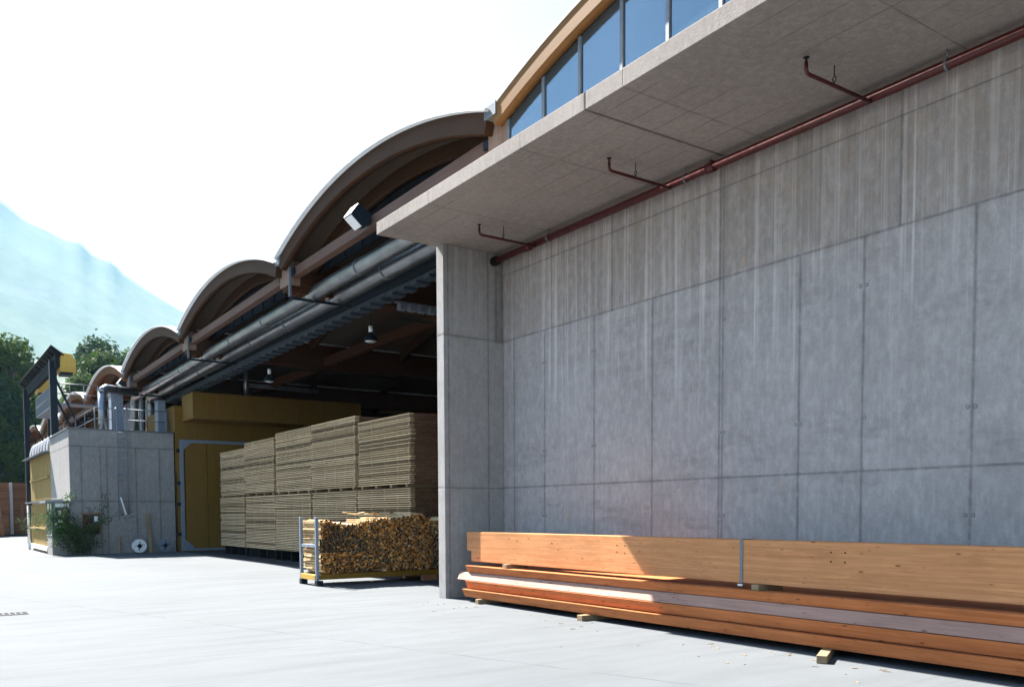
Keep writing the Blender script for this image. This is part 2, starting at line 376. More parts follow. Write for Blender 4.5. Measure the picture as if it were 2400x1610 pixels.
# ------------------------------------------------------------------ the setting
g = MB(); n = 8
g.add([(-6000, -4000, 0), (6000, -4000, 0), (6000, 8000, 0), (-6000, 8000, 0)], [(0, 1, 2, 3)])
g.build('ground', M['ground'], kind='structure')
g = MB(); g.add([(9.75, 14.9, .004), (29.7, 14.9, .004), (29.7, 39.3, .004), (9.75, 39.3, .004)], [(0, 1, 2, 3)]); g.build('hall_floor_shade', plain('shade dark hall floor', (.045, .046, .048), .9, 0, .3, 3, .05), kind='structure')  # dark floor sheet added to deepen the shade inside the hall
# mountain: ridge heights follow azimuth seen from the yard
PROF = [(-70, .28), (-40, .31), (-20, .345), (-8, .36), (0, .345), (4.79, .3123), (5.82, .2964), (7.17, .2879), (7.77, .2827), (8.67, .2819), (9.39, .2692), (10.13, .2658), (10.54, .2644), (10.75, .2553),
        (11.99, .2405), (13.41, .2258), (14.39, .2169), (16, .2016), (19, .17), (26, .13), (40, .11), (70, .15)]
def prof(a):
    for (a0, h0), (a1, h1) in zip(PROF, PROF[1:]):
        if a0 <= a <= a1: return h0+(h1-h0)*(a-a0)/(a1-a0)
    return PROF[0][1] if a < PROF[0][0] else PROF[-1][1]
def terrain(name, mat, D0, D1, D2, hf, rough, na, nb, a0, a1):
    vs = []; fs = []
    for j in range(nb+1):
        v = j/nb
        D = D0+(D1-D0)*v/.75 if v < .75 else D1+(D2-D1)*(v-.75)/.25
        for i in range(na+1):
            a = a0+(a1-a0)*i/na
            top = hf(a)*D1
            if v < .75:
                w_ = (v/.75)**7; top = (w_*hf(a)+(1-w_)*sum(hf(a+q_*1.5) for q_ in range(-4, 5))/9)*D1
            k = (v/.75)**1.25 if v < .75 else 1-.8*((v-.75)/.25)
            x, y = D*math.sin(R_(a)), D*math.cos(R_(a))
            h = top*k
            q = min(1, v/.75)
            nz = mnoise.fractal(Vector((x*.0022+y*.0011, y*.0017-x*.0012, 3.1)), .85, 2.2, 4)
            h += rough*D1*nz*(math.sin(math.pi*min(1, q))**.7 if q < 1 else 0)
            h += (6*mnoise.noise(Vector((x*.02, y*.02, 0))) if D1 < 1000 and v > .7 else 0)
            vs.append((x, y, max(h, -2) if v > 0 else -2))
    for j in range(nb):
        for i in range(na): fs.append((j*(na+1)+i, j*(na+1)+i+1, (j+1)*(na+1)+i+1, (j+1)*(na+1)+i))
    m = MB(); m.add(vs, fs, 0, True)
    return m.build(name, mat, kind='structure')
terrain('mountain', M['mount'], 1500, 3000, 4300, prof, .005, 420, 70, -70, 70)
def hprof(a):
    h = .166 - .005*abs(a-4.6)+ .003*math.sin(a*1.9); h = max(h, .07)
    return h + .0045*abs(mnoise.noise(Vector((a*9, 0, 0)))) + .004*mnoise.noise(Vector((a*2.1, 5, 0)))
terrain('hills', M['hill'], 420, 780, 1000, hprof, .012, 900, 24, -50, 60)
hs = MB(); vs = []; fs = []
for j in range(13):
    for i in range(41):
        x = -70+i*6; y = 96+j*9
        vs.append((x, y, -.5+max(0, (y-100))*.16+.8*mnoise.noise(Vector((x*.05, y*.05, 0)))*(1 if j > 1 else 0)))
for j in range(12):
    for i in range(40): fs.append((j*41+i, j*41+i+1, (j+1)*41+i+1, (j+1)*41+i))
hs.add(vs, fs, 0, True); hs.build('grass_slope', M['grass'], kind='structure')

# ------------------------------------------------------------------ timber hall
hall = thing('timber_hall', (19, 40, 0), 'long timber production hall with a row of brown barrel vault roofs', 'hall')
RO = 13.08; HALF = math.asin(4.5/RO)
CEN = [6.6, 15.65, 24.75, 33.66, 42.5, 51.4, 60.3, 69.2]
XE = 30.0
XF = roof_scale
def dz(y): return -.011*(y-15.65) if y > 15.65 else 0
for i, c in enumerate(CEN):
    cz = 8.40-RO+dz(c)
    MB().arc(c, cz, RO-(.29 if i == 0 else .34), RO-.035, HALF, 7.30, 7.46).build('arch_rim', M['rimlitfirst' if i == 0 else 'rim' if i < 4 else 'rimlitfar'], hall)
    sh = MB().arc(c, cz, RO-.13, RO-.035, HALF, 7.46, XE).build('roof_shell', M['ply' if i < 4 else 'rimlitfar'], hall)
    MB().arc(c, cz, RO-.033, RO, HALF+.004, 7.285 if i == 0 else 7.20, XE+.2, 48).build('roof_sheet', M['zinc'], sh)
    if i == 0: continue
    for x in ([8.02, 11.5, 15, 18.5, 22] if i < 5 else [8.02]):
        MB().arc(c, cz, RO-.40, RO-.135, HALF-.006, x, x+.16).build('roof_rib', M['rim'], hall)
    # tympanum: dark glazing under the rib
    pts = []
    for k in range(25):
        a = -HALF+.01+2*(HALF-.01)*k/24
        pts.append((c+(RO-.14)*math.sin(a), cz+(RO-.14)*math.cos(a)))
    zb = 7.30+dz(c)
    poly = [(c+4.2, zb), (c-4.2, zb)]+[(max(c-4.2, min(c+4.2, p[0])), p[1]) for p in pts]
    ty = MB().prism(poly, 'X', 8.20, 8.24).build('tympanum_glazing', M['dark'], hall)
    tr = MB().box(8.15, 8.197, c-4.1, c+4.1, zb+.34, zb+.38)
    for k in range(-4, 5): tr.box(8.15, 8.197, c+k*.9-.02, c+k*.9+.02, zb+.02, zb+.335)
    tr.build('glazing_bars', M['steel'], ty)
VAL = [11.12]+[(a+b)/2 for a, b in zip(CEN[1:], CEN[2:])]+[73.7]
for i, v in enumerate(VAL):
    d = dz(v)
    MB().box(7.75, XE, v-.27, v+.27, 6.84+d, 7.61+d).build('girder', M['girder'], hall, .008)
    cp = MB().box(7.45, 7.748, v-.27, v+.27, 7.0+d, 7.56+d).build('post_cap', M['cap'], hall, .01)
    MB().box(7.50, 7.746, v-.22, v+.22, 6.90+d, 6.998+d).build('corbel', M['girder'], cp, .008)
    gt = MB()
    for (a0, a1, b0, b1) in ((-.19, .11, 7.465, 7.485), (-.19, -.172, 7.487, 7.66), (.092, .11, 7.487, 7.64)): gt.box(7.275, 7.748, v+a0, v+a1, b0+d, b1+d)
    gt.box(7.28, 7.285, v-.171, v+.091, 7.487+d, 7.64+d, 1)
    MB().box(7.75, XE, v-.32, v+.32, 7.612+d, 7.65+d).build('valley_flashing', M['zinc'], hall)
    gt.build('gutter', [M['galv'], M['gut']], hall)
for i, (v0, v1) in enumerate(zip(VAL, VAL[1:])):
    d = dz((v0+v1)/2)
    tb = MB(); d0, d1 = dz(v0), dz(v1)
    a, b = v0+.272, v1-.272
    vs = [(x, y, z+(d0 if y < (v0+v1)/2 else d1)) for z in (7.17, 7.38) for y in (a, b) for x in (7.55, 7.73)]
    tb.add(vs, [(0, 2, 3, 1), (4, 5, 7, 6), (0, 1, 5, 4), (2, 6, 7, 3), (0, 4, 6, 2), (1, 3, 7, 5)])
    t_ = tb.build('tie_beam', M['tie'], hall, .006)
    for yy in (a+.12, b-.12): MB().box(7.50, 7.547, yy-.1, yy+.1, 7.2+dz(yy), 7.34+dz(yy)).build('steel_plate', M['steel'], t_)
    if i < 3:
        MB().box(12.0, 12.2, v0+.272, v1-.272, 6.84+d, 7.12+d).build('tie_beam', M['girder'], hall, .006)
# clerestory glazing above the concrete slab (first vault)
c, cz = CEN[0], 8.40-RO
mull = [10.83, 9.97, 9.17, 8.35, 7.55, 6.74, 5.92, 5.1, 4.28, 3.46, 2.64]
def ztop(y): return cz+math.sqrt((RO-.305)**2-(y-c)**2)
for y0, y1 in zip(mull, mull[1:]):
    ys = [y0-.03-(y0-y1-.06)*k/6 for k in range(7)]
    poly = [(y0-.03, 6.86), (y1+.03, 6.86)]+[(y, ztop(y)) for y in ys[::-1]]
    MB().prism(poly, 'X', 7.455, 7.475).build('window_pane', M['glass'], hall)
for y in mull:
    MB().box(7.43, 7.52, y-.028, y+.028, 6.825, ztop(y)-.004).build('window_mullion', M['galv'], hall, .004)
ms = MB(); 
for k in range(24):
    a0 = -HALF+.02+2*(HALF-.02)*k/24; a1 = -HALF+.02+2*(HALF-.02)*(k+1)/24
MB().arc(c, cz, RO-.303, RO-.292, HALF-.01, 7.462, 7.56).build('window_head', M['dark'], hall)
XF = None
# enclosing walls of the hall
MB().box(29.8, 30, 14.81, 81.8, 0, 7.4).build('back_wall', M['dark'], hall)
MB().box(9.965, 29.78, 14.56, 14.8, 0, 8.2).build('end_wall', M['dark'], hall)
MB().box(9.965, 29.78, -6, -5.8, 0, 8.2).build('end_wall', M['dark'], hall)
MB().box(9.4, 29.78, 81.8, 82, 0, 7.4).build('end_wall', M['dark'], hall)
MB().box(9.5, 9.7, 53, 81.7, 0, 7.5).build('facade_panel', M['girder'], hall)
MB().box(9.7, 9.8, 46.5, 52.9, 0, 7.5).build('facade_panel', M['greypaint'], hall)
XF = roof_scale
# shutter housing with corrugated lower edge above the opening
sb = MB().box(9.02, 9.12, 13.15, 39.0, 6.66, 6.86); sb.build('shutter_beam', M['steel'], hall)
co = MB(); vs = []; fs = []; k = 0; y = 13.15
while y < 39:
    z = 6.585 if k % 2 else 6.64
    co.box(9.16, 9.50, y, y+.28, z-.012*(y-15)*.9, 6.80-.011*(y-15)); y += .285; k += 1
co.build('shutter_lining', M['corr'], hall)
MB().tube([(10.5, 20.3, 6.6), (15.5, 20.3, 6.6)], .03, 8).build('conduit', M['rubber'], hall)
MB().tube([(10.2, 28.7, 6.5), (15.5, 28.7, 6.5)], .03, 8).build('conduit', M['rubber'], hall)
tr = MB()
for k in range(5): tr.box(10.1+k*.28, 10.28+k*.28, 19.4, 19.6, 6.62, 6.78)
tr.box(10.0, 11.6, 19.45, 19.55, 6.78, 6.82); tr.build('cable_tray', M['greypaint'], hall)

XF = None
# ------------------------------------------------------------------ concrete bay
bay = thing('concrete_bay', (9, 6, 0), 'grey board marked concrete bay with a projecting roof slab over stacked beams', 'concrete building')
MB().box(9.66, 9.96, -6, 14.268, 0, 6.598).build('back_wall', M['wall'], bay)
MB().box(8.32, 9.66, 14.27, 14.525, 0, 6.598).build('wing_wall', M['wing'], bay, .006)
MB().box(7.08, 9.96, 8.63, 14.5, 6.60, 6.82).build('roof_slab', M['slab'], bay, .008)
MB().box(7.08, 9.96, -6, 8.615, 6.60, 6.82).build('roof_slab', M['slab'], bay, .008)
MB().box(9.3, 9.655, -6, -5.75, 0, 6.598).build('wing_wall', M['wing'], bay)
th = MB()
for y in (12.93, 11.52, 10.11, 8.73, 7.36, 6.43, 5.08, 3.7):
    for z in (1.56, 2.75, 4.35):
        if random.random() < .15: continue
        for s_ in ((-.035, .05) if random.random() < .75 else (-.035,)):
            if y == 8.73: s_ -= .06
            th.tube([(9.661, y+s_, z), (9.6575, y+s_, z)], .024, 14, 1); th.tube([(9.658, y+s_, z), (9.6545, y+s_, z)], .016, 14)
th.build('tie_holes', [M['wing'], M['gut']], bay, kind='stuff')

# ------------------------------------------------------------------ red sprinkler pipe
px_, pz = 9.44, 6.44
fp = thing('sprinkler_pipe', (px_, 14.2, pz), 'dark red sprinkler pipe under the concrete roof slab', 'pipe')
MB().tube([(px_, 14.24, pz), (px_, -5, pz)], .058, 16).build('main_pipe', M['redpipe'], fp)
MB().tube([(px_, 14.268, pz), (px_, 14.14, pz)], .085, 16).build('flange', M['rubber'], fp)
MB().tube([(px_, 8.78, pz), (px_, 8.64, pz)], .072, 16).tube([(px_, 8.71, pz), (px_, 8.71, pz+.10)], .022, 10).build('coupling', M['redpipe'], fp)
MB().tube([(px_, 13.18, pz), (px_, 13.05, pz)], .07, 16).build('coupling', M['redpipe'], fp)
for y in (12.86, 9.48, 6.22):
    br = MB().tube([(px_-.03, y, pz-.06), (8.27, y, pz-.06), (8.235, y, pz-.05), (8.22, y, pz-.02), (8.22, y, pz+.06)], .022, 10).build('branch_pipe', M['redpipe'], fp)
    MB().tube([(8.22, y, pz+.06), (8.22, y, pz+.085), (8.22, y, pz+.1), (8.22, y, pz+.104), (8.22, y, pz+.108)], [.012, .012, .008, .035, .035], 10).build('sprinkler_head', M['rubber'], br)
    hg = MB().tube([(8.72, y, pz-.04), (8.72, y-.025, pz+.02), (8.72, y, pz+.05)], .006, 6).tube([(8.72, y, pz-.04), (8.72, y+.025, pz+.02), (8.72, y, pz+.05), (8.72, y, 6.598)], .006, 6)
    hg.build('pipe_hanger', M['steel'], br)
for y in (12.5, 9.2, 5.32):
    h = MB().tube([(px_, y-.015, pz), (px_, y+.015, pz)], .066, 16).tube([(px_, y, pz+.06), (px_, y, 6.598)], .01, 6)
    h.build('pipe_clamp', M['galv'], fp)

# ------------------------------------------------------------------ timber beams in the bay
def beam(poly, y1, mat, label, name='timber_beam', y0=-1.5, grp='sawn timbers lying under the big beam'):
    return MB().prism(poly, 'Y', y0, y1).build(name, mat, None, .006, label=label, cat='timber beam', group=grp)
bb = MB()
bb.prism([(8.5, .93), (8.74, .93), (8.74, 1.265), (8.5, 1.265)], 'Y', -1.5, 13.79)
bb.prism([(8.5, .73), (8.74, .73), (8.74, .93), (8.5, .93)], 'Y', -1.5, 13.64)
hp = thing('glulam_beam', (8.62, 6, .73), 'deep pale glued laminated beam with dark knots on top of the timber pile', 'timber beam')
MB().prism([(-1.5, .73), (13.64, .73), (13.64, .915), (13.79, .925), (13.79, 1.265), (-1.5, 1.265)], 'X', 8.5, 8.74).build('beam_body', M['big'], hp, .005)
holes = MB()
for (yy, zz) in ((6.02, 1.15), (5.84, 1.15), (6.02, 1.045), (5.84, 1.045), (9.62, 1.13), (9.45, 1.13), (9.62, 1.03), (9.45, 1.02)):
    holes.tube([(8.5005, yy, zz), (8.4985, yy, zz)], .011, 12)
holes.build('bolt_holes', M['rubber'], hp)
st = thing('steel_strap', (8.5, 7.3, .7), 'grey steel strap bound round the pale glued beam', 'strap')
MB().box(8.492, 8.497, 7.275, 7.32, .722, 1.27).box(8.492, 8.75, 7.275, 7.32, 1.268, 1.273).box(8.492, 8.75, 7.275, 7.32, .720, .7245).build('band', M['galv'], st)
MB().box(8.470, 8.490, 7.26, 7.335, .690, .715).build('buckle', M['zinc'], st, .003)
beam([(8.36, .655), (8.42, .535), (9.3, .535), (9.3, .655)], 13.64, M['red'], 'reddish sawn beam directly under the bearers of the big pale beam')
beam([(8.42, .528), (8.35, .392), (9.3, .392), (9.3, .528)], 13.9, M['pale'], 'pale pinkish weathered beam, second from the top of the lower pile')
beam([(8.33, .385), (8.39, .238), (9.3, .238), (9.3, .385)], 13.6, M['red'], 'reddish sawn beam third from the top of the lower pile')
beam([(8.30, .228), (8.36, .088), (9.3, .088), (9.3, .228)], 13.65, M['red'], 'lowest reddish sawn beam resting on the ground blocks')
def bearer(x0, x1, y0, y1, z0, z1, label, grp):
    return MB().box(x0, x1, y0, y1, z0, z1).build('bearer_block', M['blockwood'], None, .006, label=label, cat='wood block', group=grp)
bearer(8.24, 8.86, 13.0, 13.1, 0, .086, 'small wood block under the beams next to the concrete wing wall', 'ground blocks under the timber pile')
bearer(8.17, 8.86, 10.02, 10.14, 0, .086, 'small wood block under the beams, second from the wing wall', 'ground blocks under the timber pile')
MB().bar((7.90, 5.69, .043), (8.6, 6.09, .043), .11, .086).build('bearer_block', M['blockwood'], None, .006, label='long wood block sticking out from under the beams onto sunlit ground', cat='wood block', group='ground blocks under the timber pile')
bearer(8.40, 8.86, 12.35, 12.47, .657, .728, 'flat bearer under the left end of the big pale beam', 'bearers between the beams')
bearer(8.40, 8.86, 6.95, 7.06, .657, .728, 'flat bearer under the big pale beam beside the steel strap', 'bearers between the beams')

wc = MB(); rc = random.Random(3)
for k in range(48):
    y = rc.uniform(3, 14); x = 8.2-abs(rc.gauss(0, .55)); a = rc.uniform(0, 3.14); L = rc.uniform(.008, .045)
    wc.obox((x, y, .004), (L*math.cos(a), L*math.sin(a), 0), (-.006*math.sin(a), .006*math.cos(a), 0), (0, 0, .003))
wc.build('wood_chips', M['blockwood'], None, label='pale wood splinters scattered on the ground before the beams', cat='wood chips', kind='stuff')
XF = roof_scale
# ------------------------------------------------------------------ ducts and hangers along the facade
def duct(x, z, r, label):
    t = thing('ventilation_duct', (x, 27, z), label, 'duct', 'silver ducts along the facade')
    p = [(x, 12.9+k*1.2, z+dz(12.9+k*1.2)) for k in range(23)]; ye = 39.75; zz = z+dz(39)
    p = [q for q in p if q[1] < 39.2]
    for k in range(9):
        a = k/8*math.pi/2; p.append((x, ye+.45*math.sin(a)-.0, zz-.45*(1-math.cos(a))))
    p.append((x, ye+.45, 4.81))
    MB().tube(p, r, 28).build('duct_tube', M['duct'], t)
    for v in (17.4, 20.25, 23.4, 26.3, 29.2, 32.1, 35.2, 38.1):
        MB().tube([(x, v-.03, z+dz(v)), (x, v+.03, z+dz(v))], r+.012, 28).build('duct_collar', M['galv'], t)
duct(8.11, 6.89, .17, 'front silver ribbed duct hanging under the vault roofs, nearest the yard')
duct(8.77, 6.94, .215, 'rear silver ribbed duct under the vault roofs, nearest the hall opening')
for i, v in enumerate((20.2, 29.2, 38.08)):
    d = dz(v); lb = ['dark steel duct bracket nearest the concrete wing wall', 'middle dark steel duct bracket below a roof valley', 'far dark steel duct bracket above the concrete block house'][i]
    t = thing('duct_bracket', (7.47, v-.3, 6.66+d), lb, 'bracket', 'duct brackets below the roof valleys')
    MB().box(7.45, 7.50, v-.335, v-.285, 6.66+d, 7.5+d).build('strap', M['galv'], t)
    MB().box(7.45, 9.0, v-.35, v-.285, 6.655+d, 6.705+d).build('crossbar', M['steel'], t)
    MB().box(8.35, 8.42, v-.34, v-.29, 6.707+d, 6.80+d).build('clip', M['zinc'], t)

# ------------------------------------------------------------------ floodlights
def flood(y, d, label, s=1.0, x=7.42, z=7.12):
    t = thing('floodlight', (x, y, z+d), label, 'floodlight', 'floodlights on the hall')
    def q(u, v): return (x+u*s, z+d+v*s)
    body = [q(-.28, .20), q(-.05, 0), q(.14, .06), q(.16, .30), q(-.12, .42)]
    MB().prism(body, 'Y', y-.17*s, y+.17*s).build('housing', M['steel'], t, .01)
    hood = [q(-.295, .205), q(-.128, .432), q(-.138, .442), q(-.31, .21)]
    MB().prism(hood, 'Y', y-.18*s, y+.18*s).build('hood', M['white'], t)
    lens = [q(-.286, .19), q(-.30, .178), q(-.068, -.022), q(-.056, -.01)]
    MB().prism(lens, 'Y', y-.16*s, y+.16*s).build('lens', M['white'], t, .003)
    MB().bar((x+.1*s, y, z+d+.05*s), (7.60, y, 7.30+d), .05).build('arm', M['galv'], t)
flood(15.75, 0, 'white floodlight with dark housing on the tie beam above the slab corner', .92, 7.36, 7.10)
flood(38.45, dz(38.4), 'small white floodlight under the far roof valley by the duct bend', .9, 7.40, 7.0)

XF = None
# ------------------------------------------------------------------ slat rack
rk = thing('stillage_rack', (7.5, 18.4, 0), 'grey and yellow steel rack carrying slat bundles in front of the hall opening', 'rack')
RX, RY0, RY1 = 7.42, 18.42, 19.35
RZ = .26
for yy in (RY0, RY1):
    MB().box(RX, RX+.07, yy, yy+.07, .12, 1.54).build('upright', [M['greypaint']], rk, .006)
    MB().box(RX+.0, RX+.15, yy-.03, yy+.11, 0, .12).build('foot', M['steel'], rk, .006)
    MB().box(RX+.072, 12.2, yy, yy+.09, .14, RZ).build('rail', M['yellow'], rk, .006)
    MB().box(10.1, 10.5, yy-.02, yy+.1, 0, .138).build('foot', M['browngrey'], rk, .006)
MB().box(RX+.01, RX+.06, RY0+.072, RY1-.002, .86, .93).build('crossbar', M['greypaint'], rk, .005)
MB().box(RX-.01, RX+.08, RY0+.072, RY1-.002, .13, .25).build('end_beam', M['ochre'], rk, .005)
def slat_bundle(x0, x1, top, label, dark, y0=18.5, ln=1.05, seed=0):
    rd = random.Random(seed); zb = RZ+.01
    t = thing('slat_bundle', ((x0+x1)/2, 19, zb), label, 'slat bundle', 'slat bundles on the steel rack')
    p = .043; nx = int((x1-x0)/p); nz = int((top-zb)/p); sticks = []
    for j in range(nz+2):
        for i in range(nx):
            cx_ = x0+(i+.5)*p+rd.uniform(-.012, .012); cz_ = zb+(j+.5)*p+rd.uniform(-.012, .012)
            edge = min(cx_-x0, x1-cx_, cz_-zb)
            if cz_ > top+.05*math.sin(cx_*5+seed)-.03*rd.random(): continue
            cr = .2
            dx, dzv = max(0, x0+cr-cx_, cx_-(x1-cr)), max(0, zb+cr-cz_)
            if math.hypot(dx, dzv) > cr+.01: continue
            sticks.append((cx_, cz_))
    rest = MB(); pieces = []
    for (a, b) in sticks:
        w1, h1 = rd.uniform(.014, .025), rd.uniform(.011, .022)
        ya = y0+rd.gauss(0, .028)+.10*dark(a, b); yb = y0+ln+rd.gauss(0, .05)
        th = rd.uniform(-.5, .5); cs, sn = math.cos(th), math.sin(th)
        ox, oz = rd.gauss(0, .012), rd.gauss(0, .012)
        q = [(cs*u-sn*v, sn*u+cs*v) for u, v in ((-w1, -h1), (w1, -h1), (w1, h1), (-w1, h1))]
        vs = [(a+u, ya+rd.uniform(-.004, .004), b+v) for u, v in q]+[(a+u+ox, yb, b+v+oz) for u, v in q]
        pieces.append((ya, vs, dark(a, b) > 0 and rd.random() < .85))
    fs = [(0, 1, 2, 3), (7, 6, 5, 4), (0, 4, 5, 1), (1, 5, 6, 2), (2, 6, 7, 3), (3, 7, 4, 0)]; mi = [1, 1, 0, 0, 0, 0]
    order = sorted(range(len(pieces)), key=lambda k: pieces[k][0])
    front = set(order[:100])
    for k, (ya, vs, dk) in enumerate(pieces):
        mi = [2 if dk else 1, 1, 0, 0, 0, 0]
        if k in front:
            m = MB(); m.add(vs, fs, mi); m.build('slat', [M['stickside'], M['stickend'], M['stickdark']], t)
        else: rest.add(vs, fs, mi)
    rest.build('slats', [M['stickside'], M['stickend'], M['stickdark']], t, kind='stuff')
    for yy in (y0+.3, y0+.75):
        MB().box(x0+.02, x1-.02, yy, yy+.02, zb-.004, zb-.001).build('binding_band', M['galv'], t)
slat_bundle(7.56, 8.98, 1.44, 'slat bundle with a dark recessed patch at the open end of the rack', lambda a, b: .6 if abs(a-8.1) < .45+.2*math.sin(b*9) and .75 < b < 1.35 else 0, seed=1)
slat_bundle(9.02, 10.43, 1.56, 'orange brown slat bundle in the middle of the rack, the tallest', lambda a, b: 0, seed=2)
slat_bundle(10.47, 12.0, 1.48, 'dark ended slat bundle on the rack half hidden by the wing wall', lambda a, b: .6 if b < 1.1 else 0, seed=3)
ls = MB()
for k in range(16):
    a = random.uniform(8.6, 10.3); b = random.uniform(18.6, 19.1)
    ls.bar((a, b, 1.58+.012*k % .05), (a+random.uniform(-.7, .7), b+random.uniform(.2, .6), 1.60+random.uniform(0, .05)), .04, .02)
ls.build('loose_slats', M['stickside'], None, label='pale loose slats thrown on top of the tall slat bundle', cat='loose slats', kind='stuff')
MB().bar((9.6, 20.9, .05), (10.9, 20.0, .05), .14, .09).build('ground_plank', M['blockwood'], None, .005, label='brown plank lying on the ground behind the slat rack', cat='plank')

# ------------------------------------------------------------------ board stacks in the hall
PITCH_ = .0572
def pack(y0, y1, z0, n, label, near, seed, shift=0):
    rd = random.Random(seed); x0, x1 = 10.6+shift, 13.2
    t = thing('board_pack', ((x0+x1)/2, (y0+y1)/2, z0), label, 'board pack', 'sawn board packs stacked in the hall')
    rest = MB(); stk = MB(); ys = [y0+.12, y0+.75, y0+1.5, y0+2.3, y1-.12]
    wv = 0
    for k in range(n):
        z = z0+k*PITCH_; wv += rd.gauss(0, .006); wv *= .9
        a, b = y0+.02+rd.gauss(0, .018)+wv*2, y1-.02+rd.gauss(0, .018)
        fx = x0+rd.gauss(0, .008)
        if rd.random() < .06: fx += .03
        m = MB().box(fx, fx+.13, a, b, z, z+.0275); m.build('board', M['board'], t)
        if near:
            nb = 16; 
            for q in range(nb): rest.box(fx+.14+q*.16, fx+.14+q*.16+.145, a+rd.uniform(-.03, .05), b, z, z+.0275, 1)
        else: rest.box(fx+.20, x1, a+.03, b-.03, z, z+.0275, 1)
        if k < n-1:
            for y in ys: stk.box(fx+.004, x1-.05, y-.018, y+.018, z+.028, z+PITCH_-.0005)
    rest.build('inner_boards', [M['board'], M['boardend']], t, kind='stuff')
    stk.build('stickers', M['blockwood'], t, kind='stuff')
    return z0+n*PITCH_
YS = [19.9, 23.2, 26.65, 30.0, 33.36, 36.6]
WH = ['first stack from the wing wall', 'second stack from the wing wall', 'middle stack of the row', 'fourth stack from the wing wall', 'stack nearest the yellow door']
for i, (a, b) in enumerate(zip(YS, YS[1:])):
    nl = 34; zl = .36
    zt_ = pack(a+.03, b-.03, zl, nl, 'lower board pack, '+WH[i], i == 0, 10+i, .02*(i % 2))
    nu = [32, 36, 36, 34, 31][i]
    bl = MB()
    for y in (a+.3, a+1.2, a+2.1, b-.3): bl.box(10.63, 13.1, y-.05, y+.05, zt_+.0, zt_+.075)
    bl.build('pack_bearer', M['blockwood'], None, label='dark bearers between the two packs, '+WH[i], cat='wood bearer', group='bearers between the board packs')
    pack(a+.06-.03*(i % 3), b-.05, zt_+.077, nu, 'upper board pack, '+WH[i], i == 0, 20+i, .03*((i+1) % 2))
    fb = MB()
    for y in (a+.3, a+1.2, a+2.1, b-.3): fb.box(10.7, 13.1, y-.06, y+.06, 0, .355)
    fb.build('floor_bearer', M['rubber'], None, label='low dark trestle on the floor under the '+WH[i], cat='trestle', group='trestles under the board packs')  # trestles coloured black to paint the shade gap under the stack

# ------------------------------------------------------------------ yellow kiln and door
kl = thing('drying_kiln', (13, 40.5, 0), 'ochre yellow kiln room with a big sheet door inside the hall opening', 'kiln')
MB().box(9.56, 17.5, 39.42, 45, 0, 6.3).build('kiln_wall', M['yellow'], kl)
hd = MB().prism([(37.7, 5.62), (39.418, 5.62), (39.418, 6.72), (37.7, 6.72)], 'X', 9.88, 17.5); hd.build('hood', M['yellow'], kl, .01)
for k in range(6): MB().box(10.9+k*1.15, 10.915+k*1.15, 37.692, 37.698, 5.63, 6.71).build('seam', M['browngrey'], kl)
dr = MB()
for k in range(8): dr.box(9.92+k*.95, 9.92+k*.95+.925, 39.28, 39.34, .15, 4.75)
dr = dr.build('sliding_door', M['yellow'], kl)
fr = MB().box(9.72, 9.86, 39.24, 39.40, .05, 4.85).box(9.865, 17.4, 39.24, 39.38, 4.72, 4.85).box(9.865, 17.4, 39.24, 39.36, .05, .14)
fr.prism([(9.862, 4.718), (10.2, 4.718), (9.862, 4.4)], 'Y', 39.25, 39.275).prism([(9.862, .142), (10.3, .142), (9.862, .55)], 'Y', 39.25, 39.275)
fr.build('door_frame', M['greypaint'], kl, .005)
hn = MB()
for z in (4.3, 2.9, 2.0, .7): hn.box(9.60, 9.718, 39.28, 39.40, z, z+.14)
for z in (3.4, 1.9): hn.tube([(10.86, 39.275, z), (10.86, 39.255, z)], .025, 10)
hn.build('hinges', M['steel'], kl)
MB().tube([(12.2, 37.9, 6.72), (12.2, 37.9, 8.0)], .11, 16).build('air_pipe', M['duct'], kl)
MB().tube([(12.32, 37.9, 7.25), (15.5, 37.9, 7.2)], .03, 8).tube([(12.32, 37.9, 7.15), (15.5, 37.9, 7.1)], .03, 8).build('air_lines', M['galv'], kl)

# pendant lamps inside the hall
MB().box(17.51, 29.7, 39.6, 39.9, 0, 6.6).build('dark_infill_wall', M['dark'], hall)  # added dark wall, stands in for the shade past the kiln end
for (x, y, z, lb) in ((11.2, 23.4, 6.62, 'dark bell shaped pendant lamp hanging above the board stacks'), (10.9, 31.2, 6.42, 'small far pendant lamp beside the air pipe over the kiln')):
    t = thing('pendant_lamp', (x, y, z), lb, 'lamp', 'pendant lamps in the hall')
    MB().tube([(x, y, z-.02), (x, y, z), (x, y, z+.10), (x, y, z+.2), (x, y, z+.24)], [.21, .215, .16, .075, .06], 24).build('shade', M['steel'], t)
    MB().tube([(x, y, z+.24), (x, y, z+.42)], .06, 16).build('gear_box', M['white'], t)
    MB().tube([(x, y, z+.42), (x, y, 8.0)], .01, 6).build('rod', M['steel'], t)
    MB().tube([(x, y, z-.022), (x, y, z-.05)], [.17, .10], 20).build('diffuser', M['zinc'], t)

